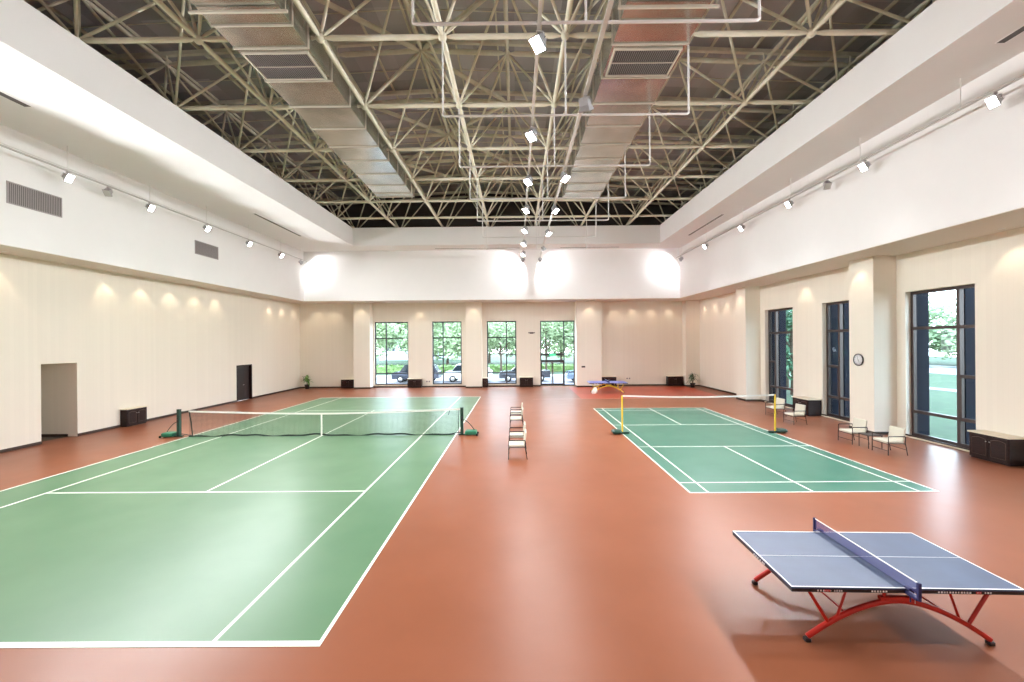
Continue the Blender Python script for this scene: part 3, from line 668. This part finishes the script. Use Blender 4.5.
# ------------------------------------------------------------------ table tennis tables
def pp_table(loc, label, frame_m, top_m, net_m, rz=-.035):
    r = tag(thing('table_tennis_table', None, None, loc, rz), label, 'table tennis table', 'table tennis tables')
    L2, W2, H = 1.37, .7625, .76
    b = MB(); b.bbox(-L2, -.004, -W2, W2, H-.025, H, .004); b.bbox(.004, L2, -W2, W2, H-.025, H, .004); top = b.build('table_top', top_m, r)
    b = MB(); e = .02; z0, z1 = H, H+.0012
    b.box(-L2+.003, L2-.003, -W2+.003, -W2+e, z0, z1); b.box(-L2+.003, L2-.003, W2-e, W2-.003, z0, z1); b.box(-L2+.003, -L2+e, -W2+e, W2-e, z0, z1); b.box(L2-e, L2-.003, -W2+e, W2-e, z0, z1); b.box(-L2+e, L2-e, -.0025, .0025, z0, z1)
    b.build('boundary_lines', M_whitem, top)
    b = MB(); z0, z1 = H-.062, H-.025; q = .02
    b.box(-L2+.005, L2-.005, -W2+.005, -W2+.03, z0, z1); b.box(-L2+.005, L2-.005, W2-.03, W2-.005, z0, z1); b.box(-L2+.005, -L2+.03, -W2+.03, W2-.03, z0, z1); b.box(L2-.03, L2-.005, -W2+.03, W2-.03, z0, z1); b.box(-.03, .03, -W2+.03, W2-.03, z0, z1)
    ap = b.build('apron', M_black, r)
    # printed marks along the long and short edges
    b = MB(); zz = H-.043; rnd = random.Random(3)
    def marks(x, n, w_, mi=0, h=.010):
        for i in range(n): b.box(x+i*w_*1.5, x+i*w_*1.5+w_*(.6+.4*rnd.random()), -W2+.0035, -W2+.005, zz-h, zz+h, mi)
    marks(-1.06, 3, .022); marks(-.98, 1, .09, 1, .012); marks(-.97, 4, .014, 0, .005); marks(-.86, 4, .018)
    marks(-.42, 6, .022); marks(.36, 12, .022); marks(.80, 1, .07, 1, .012); marks(.81, 3, .012, 0, .005); marks(.90, 3, .02)
    for yy in (-.16, -.12, -.06, 0, .05, .1): b.box(-L2+.0035, -L2+.005, yy, yy+.03, zz-.01, zz+.01)
    b.build('printed_marks', [M_whitem, M_redm], ap)
    for sy in (-1, 1):
        Y = sy*.62
        # arch leg
        n = 24; pts = []
        for i in range(n+1):
            a = -1.10+2.20*i/n; pts.append((a, Y, .53-.47*(abs(a)/1.10)**1.75))
        rs = []
        for i, p in enumerate(pts):
            d = (Vector(pts[min(i+1, n)])-Vector(pts[max(i-1, 0)])).normalized(); u = Vector((0, 1, 0)); v = u.cross(d)
            P = Vector(p); w_, h = .026, .030
            rs.append([P+u*w_*c1+v*h*c2 for c1, c2 in ((-1, -.6), (-.6, -1), (.6, -1), (1, -.6), (1, .6), (.6, 1), (-.6, 1), (-1, .6))])
        lg = MB().rings(rs, 0, True).build('arch_leg', frame_m, r)
        for sx in (-1, 1): MB().bbox(sx*1.10-.035, sx*1.10+.035, Y-.035, Y+.035, 0, .05, .008).build('rubber_foot', M_black, lg)
        for sx in (-1, 1):
            MB().tube((sx*.84, Y, .24), (sx*1.12, Y, H-.05), .022, 8).build('strut', frame_m, r)
            MB().tube((sx*.74, Y, .30), (sx*.60, Y, H-.05), .015, 8).build('strut', frame_m, r)
        b = MB(); b.box(-.22, .22, Y-.025, Y+.025, .54, .58)
        for sx in (-1, 1): b.tube((sx*.16, Y, .53), (sx*.16, Y, H-.05), .024, 8)
        b.build('centre_bracket', frame_m, r)
    for x in (-.62, .62): MB().tube((x, -.62, .36), (x, .62, .36), .012, 8).build('crossbar', frame_m, r)
    for x in (-1.1, 1.1): MB().tube((x, -.62, H-.055), (x, .62, H-.055), .016, 8).build('crossbar', frame_m, r)
    # net
    ne = MB(); y = -.91
    ne_ = thing('table_net', None, None); ne_.parent = r
    while y <= .911: ne.box(-.001, .001, y-.0012, y+.0012, H+.005, H+.145); y += .011
    for k in range(13): ne.box(-.001, .001, -.91, .91, H+.005+k*.011, H+.0072+k*.011)
    ne.build('net_mesh', net_m, ne_)
    MB().box(-.004, .004, -.91, .91, H+.138, H+.152).build('net_tape', M_whitem, ne_)
    for sy in (-1, 1):
        b = MB(); b.bbox(-.018, .018, sy*.915-.018, sy*.915+.018, H-.06, H+.155, .004); y0, y1 = sorted((sy*.74, sy*.915)); b.bbox(-.03, .03, y0, y1, H-.065, H-.026, .006); b.bbox(-.03, .03, y0 if sy > 0 else sy*.82, sy*.82 if sy > 0 else y1, H+.002, H+.03, .006); b.tube((0, sy*.8, H-.14), (0, sy*.8, H-.06), .008, 6)
        b.build('net_clamp', M_navy, ne_)
    MB().tube((.055, -.80, H-.16), (.055, -.80, H-.02), .004, 5).build('adjusting_string', M_whitem, ne_)
    return r
pp_table((4.735, 5.89, 0), 'dark blue table tennis table on red arched legs, in the foreground', M_redp, M_blue, mat('navy_net_cord', (.05, .05, .22), .6))
pp_table((6.6, 31.0, 0), 'bright blue table tennis table on yellow arched legs by the far wall', M_yellow, M_blue2, M_navy)
# white bag by the far table
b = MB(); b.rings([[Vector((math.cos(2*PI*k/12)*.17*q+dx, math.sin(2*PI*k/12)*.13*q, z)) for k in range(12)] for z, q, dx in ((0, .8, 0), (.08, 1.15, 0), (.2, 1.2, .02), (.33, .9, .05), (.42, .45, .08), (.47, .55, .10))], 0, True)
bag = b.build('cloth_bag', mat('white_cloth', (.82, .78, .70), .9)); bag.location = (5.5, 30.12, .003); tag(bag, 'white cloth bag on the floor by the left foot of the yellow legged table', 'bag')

# ------------------------------------------------------------------ chairs and side table
def make_chair(label, group):
    r = tag(thing('armchair', None, None), label, 'chair', group)   # faces -X
    w_ = .33; sd = .27
    b = MB(); b.bbox(-sd, sd-.02, -w_+.03, w_-.03, .37, .45, .018); b.build('seat', M_cream, r)
    Mt = Matrix.Translation((sd-.03, 0, .44)) @ Matrix.Rotation(.12, 4, 'Y')
    MB().bbox(-.025, .03, -w_+.03, w_-.03, .0, .42, .016, M=Mt).build('backrest', M_cream, r)
    for s in (-1, 1):
        Y = s*w_
        MB().tube((-sd, Y, .0), (-sd+.01, Y, .60), .013, 8).build('leg', M_darkmetal, r)
        MB().path([(sd+.06, Y, .0), (sd-.01, Y, .40), (sd-.0, Y, .60)], .013, 8).build('leg', M_darkmetal, r)
        MB().path([(-sd+.01, Y, .59), (-sd+.03, Y, .61), (sd-.02, Y, .61), (sd, Y, .59)], .017, 8).build('armrest', M_darkmetal, r)
    b = MB()
    for s in (-1, 1): b.tube((-sd+.01, s*w_, .385), (sd, s*w_, .385), .011, 6)
    b.tube((-sd+.01, -w_, .36), (-sd+.01, w_, .36), .011, 6); b.tube((sd-.01, -w_, .36), (sd-.01, w_, .36), .011, 6); b.tube((-sd+.005, -w_, .14), (-sd+.005, w_, .14), .009, 6); b.tube((sd+.03, -w_, .18), (sd+.03, w_, .18), .009, 6)
    b.build('seat_frame', M_darkmetal, r)
    return r
GC = 'armchairs in the middle aisle between the courts'; GW = 'armchairs along the right wall'
c0 = make_chair('cream armchair with dark metal frame, nearest of four in the middle aisle', GC); c0.location = (-.02, 13.86, 0)
dup(c0, (-.02, 15.2, 0), 0, 'second nearest cream armchair in the middle aisle, right behind the nearest', GC)
dup(c0, (-.05, 18.5, 0), 0, 'third cream armchair in the middle aisle, level with the net post', GC)
dup(c0, (-.05, 20.0, 0), 0, 'farthest cream armchair in the middle aisle', GC)
dup(c0, (12.28, 14.02, 0), -.05, 'cream armchair nearest the big right window, beside the side table', GW)
dup(c0, (12.25, 15.48, 0), .0, 'cream armchair before the clock pillar, beyond the side table', GW)
dup(c0, (12.46, 19.02, 0), .05, 'cream armchair by the yellow post, nearer the dark cabinet', GW)
dup(c0, (12.8, 21.0, 0), .05, 'cream armchair behind the yellow badminton post, farthest along the right wall', GW)
st = tag(thing('side_table', None, None, (12.3, 14.76, 0)), 'small black topped side table between two armchairs by the right wall', 'side table')
MB().bbox(-.25, .25, -.22, .22, .43, .46, .006).build('table_top', M_darkmetal, st)
for sx in (-1, 1):
    for sy in (-1, 1): MB().tube((sx*.23, sy*.20, 0), (sx*.23, sy*.20, .43), .012, 8).build('leg', M_darkmetal, st)

# ------------------------------------------------------------------ cabinets
def cabinet(label, loc, rz, w_=1.1, d=.45, h=.76, group='low dark cabinets along the walls'):
    # back at y=0, front at y=-d in local coords
    loc = (loc[0]+.024*math.sin(rz), loc[1]-.024*math.cos(rz), 0)
    r = tag(thing('low_cabinet', None, None, loc, rz), label, 'cabinet', group)
    b = MB(); hw = w_/2; b.box(-hw, hw, -d+.02, 0, .05, h); b.box(-hw+.02, hw-.02, -d+.05, 0, 0, .05); b.build('body', M_wood, r)
    MB().bbox(-hw-.03, hw+.03, -d-.03, 0, h, h+.045, .008).build('counter_top', M_stone, r)
    for s in (-1, 1):
        x0, x1 = sorted((s*.012, s*(hw-.03))); b = MB(); b.bbox(x0, x1, -d, -d+.02, .08, h-.04, .004)
        dr = b.build('door', M_wood, r)
        pts = [(x0+.06+(x1-x0-.12)*t, -d-.003, h-.15+.045*math.sin(PI*t)) for t in [i/10 for i in range(11)]]
        pm = MB(); pm.path(pts, .006, 5); pm.path([(x0+.06, -d-.003, h-.15), (x0+.06, -d-.003, .16), (x1-.06, -d-.003, .16), (x1-.06, -d-.003, h-.15)], .005, 5)
        pm.build('panel_moulding', mat('worn_wood_edge', (.14, .08, .06), .35), dr)
        MB().ball((s*.05, -d-.02, h-.2), .017).build('knob', M_chrome, dr)
    return r
cabinet('low dark cabinet standing against the left wall near the doorway', (XL, 19.76, 0), PI/2, 1.05, .32, .78)
cabinet('low dark cabinet with cream top under the near right window, in front', (XR, 12.98, 0), -PI/2, 1.1, .55, .80)
cabinet('low dark cabinet between two windows of the right wall', (XR, 21.4, 0), -PI/2, 1.2, .65, .78)
cabinet('low dark cabinet left of the first far pillar, near the potted plant', (-14.05, YF, 0), 0, 1.1, .42, .72)
cabinet('low dark cabinet between the first and second far windows', (-8.5, YF, 0), 0, 1.15, .42, .72)
cabinet('narrow dark cabinet tight against the pillar between far windows', (-2.62, YF, 0), 0, .45, .5, .74)
cabinet('low dark cabinet between the third far window and the glazed door', (.78, YF, 0), 0, 1.1, .42, .78)
cabinet('low dark cabinet behind the yellow legged table', (7.62, YF, 0), 0, 1.2, .42, .78)
cabinet('low dark cabinet at the far right corner beside the palm', (13.1, YF, 0), 0, 1.25, .42, .78)

# clock
ck = tag(thing('wall_clock', None, None, (14.08, 17.42, 2.92)), 'round white wall clock with dark rim on a cream pillar', 'clock')
Mk = Matrix.Rotation(-PI/2, 4, 'Y')
MB().lathe([(.02, 0), (.24, 0), (.25, .02), (.25, .05), (.225, .055), (.215, .04)], n=32, M=Mk).build('rim', M_darkmetal, ck)
MB().lathe([(.001, .03), (.216, .03), (.216, .04), (.001, .041)], n=32, M=Mk).build('dial', mat('clock_face', (.80, .80, .82), .4), ck)
b = MB()
for k in range(12):
    a = 2*PI*k/12; R_ = Matrix.Rotation(a, 4, 'X'); b.box(-.044, -.041, -.006, .006, .165, .20, M=R_)
b.build('hour_marks', M_black, ck)
b = MB(); b.box(-.046, -.043, -.007, .007, -.02, .11, M=Matrix.Rotation(2.6, 4, 'X')); b.box(-.048, -.046, -.005, .005, -.03, .16, M=Matrix.Rotation(-.3, 4, 'X')); b.build('hands', M_black, ck)

# plants
def blade(b, base, az, ln, up, droop, w_, n=6):
    c_, s_ = math.cos(az), math.sin(az); L_, R_ = [], []
    for i in range(n+1):
        t = i/n; rr = ln*t*math.cos(up); z = ln*t*math.sin(up)-droop*t*t*ln; ww = w_*math.sin(PI*min(1, .12+t*.88))**.7
        p = Vector(base)+Vector((c_*rr, s_*rr, z)); L_.append(p+Vector((-s_*ww, c_*ww, .25*ww))); R_.append(p+Vector((s_*ww, -c_*ww, .25*ww)))
        if i == 0: pass
    vs = L_+R_; m = n+1; b.add(vs, [(i, i+1, m+i+1, m+i) for i in range(n)], 0, True)
def potted(name, label, loc, H, leaf_m, count, spread, width, seed, pr=.2, ph=.35):
    rnd = random.Random(seed); r = tag(thing(name, None, None, loc), label, 'plant')
    pt = MB().lathe([(pr*.7, 0), (pr*.75, .02), (pr, ph-.04), (pr*1.06, ph-.03), (pr*1.06, ph), (pr*.92, ph), (pr*.9, ph-.04), (.001, ph-.045)], n=20).build('pot', M_pot, r)
    MB().lathe([(.001, ph-.04), (pr*.9, ph-.042), (pr*.9, ph-.05)], n=16).build('soil', M_soil, pt)
    b = MB(); f = MB()
    for k in range(3):
        a = 2*PI*k/3+.4; x, y = .05*math.cos(a), .05*math.sin(a); hh = (H-ph)*(.35+.18*k); b.path([(x*.5, y*.5, ph-.05), (x, y, ph+hh*.5), (x*1.4, y*1.4, ph+hh)], [.02, .016, .012], 6)
        for j in range(count//3):
            blade(f, (x*1.3, y*1.3, ph+hh*(.45+.55*rnd.random())), rnd.random()*2*PI, spread*(.7+.5*rnd.random()), .35+rnd.random()*1.0, .5+rnd.random()*.5, width)
    b.build('stem', M_bark, r); f.build('leaves', leaf_m, r)
potted('potted_plant', 'leafy yellow green potted plant in the far left corner', (-17.35, 34.8, 0), 1.3, M_leaf, 48, .5, .075, 3)
potted('potted_palm', 'spiky dark green potted palm in the far right corner', (14.05, 33.8, 0), 1.4, M_leafd, 70, .62, .03, 5)

# small wall fittings
def socket(loc, rz, label, n=2, m=M_whitem):
    r = tag(thing('wall_socket', None, None, loc, rz), label, 'socket')
    for i in range(n):
        p = MB().bbox(-.13+.2*i-.06, -.13+.2*i+.06, -.014, 0, 0, .12, .003).build('socket_plate', M_vent, r)
        MB().box(-.13+.2*i-.02, -.13+.2*i+.02, -.017, -.014, .03, .09).build('socket_holes', M_black, p)
socket((-7.42, YF, .42), 0, 'pair of small grey wall sockets left of the second far window')
socket((9.35, YF, .55), 0, 'pair of small grey wall sockets right of the yellow legged table')
e = tag(thing('emergency_light', None, None, (1.25, YF, 4.42)), 'small dark wall lamp with two heads between third window and glazed door', 'emergency light')
MB().bbox(-.16, .16, -.07, 0, 0, .12, .01).build('housing', M_darkmetal, e)
for s in (-1, 1): MB().lathe([(.02, 0), (.05, .02), (.05, .07), (.001, .075)], n=10, M=Matrix.Translation((s*.22, -.06, .08)) @ Matrix.Rotation(PI/2, 4, 'X')).build('lamp_head', M_darkmetal, e)
tag(MB().bbox(5.3, 5.6, 34.585, 34.6, 1.6, 1.72, .004).build('wall_plate', M_darkmetal), 'small dark plate on the wide far pillar beside the glazed door', 'wall plate')
wp = MB().bbox(XR-.015, XR, 12.2, 12.32, .45, .57, .003).build('wall_plate', M_darkmetal); tag(wp, 'small black socket on the right wall beside the near cabinet', 'socket')

# ------------------------------------------------------------------ outside
ZG = -.12
struct(MB().box(-60, 90, -20, 140, ZG-.3, ZG).build('lawn', M_lawn), 'green lawn outside the windows', 'lawn')
struct(MB().box(-60, 15.2, YF+.6, 47.5, ZG, ZG+.02).build('road', M_asph), 'pale parking lane outside the far windows', 'road')
struct(MB().box(-60, 15.2, 47.5, 47.8, ZG, ZG+.14).build('road_kerb', M_kerb))
struct(MB().box(-60, 60, 56, 62, ZG, ZG+.03).build('road', M_asph))
# right side: path and road parallel to the hall
b = MB(); prev = None
pts = [(18, 66), (27, 50), (30, 42), (31, 34), (32, 28), (36, 20), (44, 12)]
for (x, y), (x2, y2) in zip(pts[:-1], pts[1:]): b.add([(x, y, ZG+.02), (x2, y2, ZG+.02), (x2+1.6, y2+1.2, ZG+.02), (x+1.6, y+1.2, ZG+.02)], [(0, 1, 2, 3)])
struct(b.build('path', M_asph))
struct(MB().box(46, 56, -20, 140, ZG, ZG+.03).build('road', M_asph), 'grey road beyond the right lawn', 'road')
def tree(name, loc, H, R_, label, seed, leaf_m, n=1500, trunk=.16, th=.35, ls=.3):
    rnd = random.Random(seed); r = tag(thing(name, None, None, loc), label, 'tree', 'trees outside the windows')
    b = MB(); tip = Vector((0, 0, H*.75)); b.path([(0, 0, 0), (.05, .03, H*.2), (-.04, .05, H*.45), tip], [trunk, trunk*.8, trunk*.6, trunk*.2], 8)
    cl = []
    for k in range(16):
        a = rnd.random()*2*PI; z = H*(th+.6*rnd.random()*(1-th)); rr = R_*(.45+.4*rnd.random()); p0 = Vector((0, 0, z*.8)); p1 = Vector((rr*math.cos(a), rr*math.sin(a), z+H*.12)); b.path([p0, (p0+p1)/2+Vector((0, 0, .15)), p1], [trunk*.35, trunk*.22, trunk*.08], 5); cl.append(p1)
    cl += [Vector((0, 0, H*.85)), Vector((0, 0, H*.7))]
    b.build('trunk', M_bark, r)
    f = MB()
    for i in range(n):
        c_ = rnd.choice(cl); v = Vector((rnd.gauss(0, 1), rnd.gauss(0, 1), rnd.gauss(0, .8))).normalized()*(R_*.5*rnd.random()**.5); p = c_+v
        if p.z < H*th*.75: p.z = H*th*.75+rnd.random()*.3
        u = Vector((rnd.gauss(0, 1), rnd.gauss(0, 1), rnd.gauss(0, .6))).normalized(); w_ = u.orthogonal().normalized(); s = ls*(.6+.8*rnd.random())
        f.add([p-u*s, p+w_*s*.55, p+u*s, p-w_*s*.55], [(0, 1, 2, 3)])
    f.build('foliage', leaf_m, r)
    return r
T = [(-18, 52, 8, 2.8, 'airy green tree left of the first far window', M_tree), (-11.5, 53, 8.0, 2.4, 'green tree beyond the lane, between first and second far windows', M_tree), (-5.5, 51, 7.5, 2.6, 'small green tree seen through the second far window', M_tree),
     (-1.9, 50, 7.2, 2.7, 'young tree with clear trunk in the third far window', M_tree), (3.6, 52, 9, 3.2, 'tall green tree seen above the glazed door', M_tree), (8.2, 51, 8.5, 3.0, 'green tree at the right edge of the glazed door window', M_tree)]
for i, (x, y, H, R_, lab, m) in enumerate(T): tree('roadside_tree', (x, y, ZG), H, R_, lab, 20+i, m, 2200, ls=.2)
T2 = [(-26, 74), (-19, 78), (-12, 73), (-5, 77), (2, 72), (8, 76), (15, 73)]
for i, (x, y) in enumerate(T2): tree('background_tree', (x, y, ZG), 10+1.5*math.sin(i*2.1), 4.6, 'rounded tree beyond the grass behind the far windows, '+NTH[i]+' from the left', 40+i, M_tree, 2400, .25, .15, .36)
T3 = [(62, 76), (64, 70), (60, 64), (65, 59), (61, 53), (66, 83), (59, 88)]
for i, (x, y) in enumerate(T3): tree('background_tree', (x, y, ZG), 10.5+1.4*math.sin(i*1.7), 4.4, 'bushy tree across the road outside the big right window, '+['fourth from the right', 'third from the right', 'middle of the row', 'second from the right', 'first from the right', 'second from the left', 'first from the left'][i], 60+i, M_tree, 2400, .25, .12, .36)
tree('garden_tree', (19.4, 29.8, ZG), 8, 2.2, 'dense dark tree close behind the farthest right window', 81, M_tree2, 4200, .14, .08, .16)
tree('garden_tree', (21.2, 33.2, ZG), 8.5, 2.4, 'dense dark tree a little behind the first garden tree', 82, M_tree2, 3000, .14, .08, .18)
def hedge(x0, x1, y, h, label, m, seed, d=1.2, n=2600):
    rnd = random.Random(seed); f = MB()
    for i in range(n):
        p = Vector((x0+(x1-x0)*rnd.random(), y+d*(rnd.random()-.5), ZG+h*rnd.random()**.7)); u = Vector((rnd.gauss(0, 1), rnd.gauss(0, 1), rnd.gauss(0, 1))).normalized(); w_ = u.orthogonal().normalized(); s = .16*(.6+.8*rnd.random())
        f.add([p-u*s, p+w_*s*.6, p+u*s, p-w_*s*.6], [(0, 1, 2, 3)])
    f.box(x0, x1, y-d*.4, y+d*.4, ZG, ZG+h*.85)
    tag(f.build('hedge', m), label, 'hedge', None, 'stuff')
hedge(-32, 15, 54.5, .9, 'long clipped green hedge beyond the parked cars', M_hedge, 5, 1.2, 4000)
# lamp post and building far off
lp = tag(thing('garden_lamp', None, None, (26.5, 28.0, ZG)), 'slim dark garden lamp post on the lawn outside the big right window', 'lamp post')
MB().tube((0, 0, 0), (0, 0, 2.6), .06, 8).build('pole', M_darkmetal, lp); MB().lathe([(.07, 2.6), (.16, 2.66), (.16, 3.0), (.2, 3.02), (.02, 3.12)], n=12).build('lamp_head', M_darkmetal, lp)
bd = tag(thing('office_building', None, None, (-19, 92, ZG)), 'pale blue grey building far behind the first window', 'building')
MB().box(-11, 9, 0, 12, 0, 15).build('walls', mat('pale_facade', (.55, .60, .68), .7), bd); MB().box(-11.3, 9.3, -.3, 12.3, 15, 15.6).build('roof', M_kerb, bd)
for k in range(4):
    for j in range(6): MB().box(-9.5+3*j, -7.6+3*j, -.05, .02, 2+3.3*k, 3.8+3.3*k).build('window', M_carglass, bd)

# cars, noses to the left (-X)
def car(kind, label, loc, paint, L_=4.5, H=1.6):
    r = tag(thing(kind, None, None, loc), label, 'car', 'cars parked along the lane')
    if kind == 'pickup_truck': prof = [(0, .35), (0, .75), (.06, .95), (1.15, 1.06), (1.75, H-.03), (2.0, H), (2.9, H-.02), (3.1, 1.05), (L_, 1.05), (L_, .4)]
    elif kind == 'sedan': prof = [(0, .32), (0, .65), (.1, .8), (1.1, .95), (1.8, H-.04), (2.3, H), (3.1, H-.04), (3.8, 1.02), (4.4, .98), (L_, .8), (L_, .35)]
    else: prof = [(0, .35), (0, .8), (.08, .98), (.75, 1.08), (1.2, H-.05), (1.4, H), (4.0, H-.02), (4.35, 1.1), (L_, 1.02), (L_, .4)]
    W_ = .9; b = MB(); n = len(prof)
    def ring(k, ys): return [Vector((x, ys*(1 if z < 1.06 else .82), z)) for x, z in prof]
    A, B_ = ring(0, -W_), ring(0, W_); b.add(A+B_, [tuple(range(n)), tuple(range(2*n-1, n-1, -1))]+[(i, n+i, n+(i+1) % n, (i+1) % n) for i in range(n)])
    b.build('body', paint, r)
    cab = [p for p in prof if p[1] > 1.0]; x0 = min(p[0] for p in cab if p[1] > 1.3); x1 = max(p[0] for p in cab if p[1] > 1.3)
    for sy in (-1, 1):
        g = MB(); yb, yt = sy*(W_*.985), sy*(W_*.825)
        for a0, a1, t0, t1 in ((x0-.42, (x0+x1)/2-.06, x0+.05, (x0+x1)/2-.06), ((x0+x1)/2+.04, x1+.1, (x0+x1)/2+.04, x1-.12)):
            g.add([(a0, yb*.93+sy*.02, 1.09), (a1, yb*.93+sy*.02, 1.09), (t1, yt+sy*.012, H-.12), (t0, yt+sy*.012, H-.12)], [(0, 1, 2, 3)])
            g.add([(a0, yb*.93, 1.09), (a1, yb*.93, 1.09), (t1, yt, H-.12), (t0, yt, H-.12)], [(0, 1, 2, 3)])
        g.build('side_window', M_carglass, r)
    for x in (.85, L_-.9):
        for sy in (-1, 1):
            Mw = Matrix.Translation((x, sy*(W_-.08), .33)) @ Matrix.Rotation(PI/2, 4, 'X')
            wh = MB().lathe([(.02, -.1), (.30, -.1), (.33, -.07), (.33, .07), (.30, .1), (.02, .1)], n=18, M=Mw).build('wheel', M_tyre, r)
            MB().lathe([(.001, -.112), (.19, -.108), (.19, .108), (.001, .112)], n=12, M=Mw).build('hub_cap', M_chrome, wh)
    b = MB(); b.box(-.02, .03, -.8, -.5, .72, .84); b.box(-.02, .03, .5, .8, .72, .84); b.build('headlamp', M_whitem, r)
    return r
P_dark = mat('dark_blue_paint', (.05, .06, .09), .2, .3); P_white = mat('white_car_paint', (.75, .77, .80), .2); P_grey = mat('dark_grey_paint', (.09, .10, .12), .25, .3); P_blue = mat('silver_blue_paint', (.16, .22, .32), .2, .4)
car('suv', 'dark sport utility car parked outside the first far window', (-12.0, 41.2, ZG+.02), P_dark, 4.5, 1.72)
car('suv', 'white sport utility car parked outside the second far window', (-7.0, 41.2, ZG+.02), P_white, 4.6, 1.75)
car('pickup_truck', 'dark grey pickup truck parked outside the third far window', (-1.7, 41.2, ZG+.02), P_grey, 4.9, 1.62)
car('suv', 'blue grey car parked outside the right part of the glazed door', (4.7, 40.2, ZG+.02), P_blue, 4.6, 1.85)
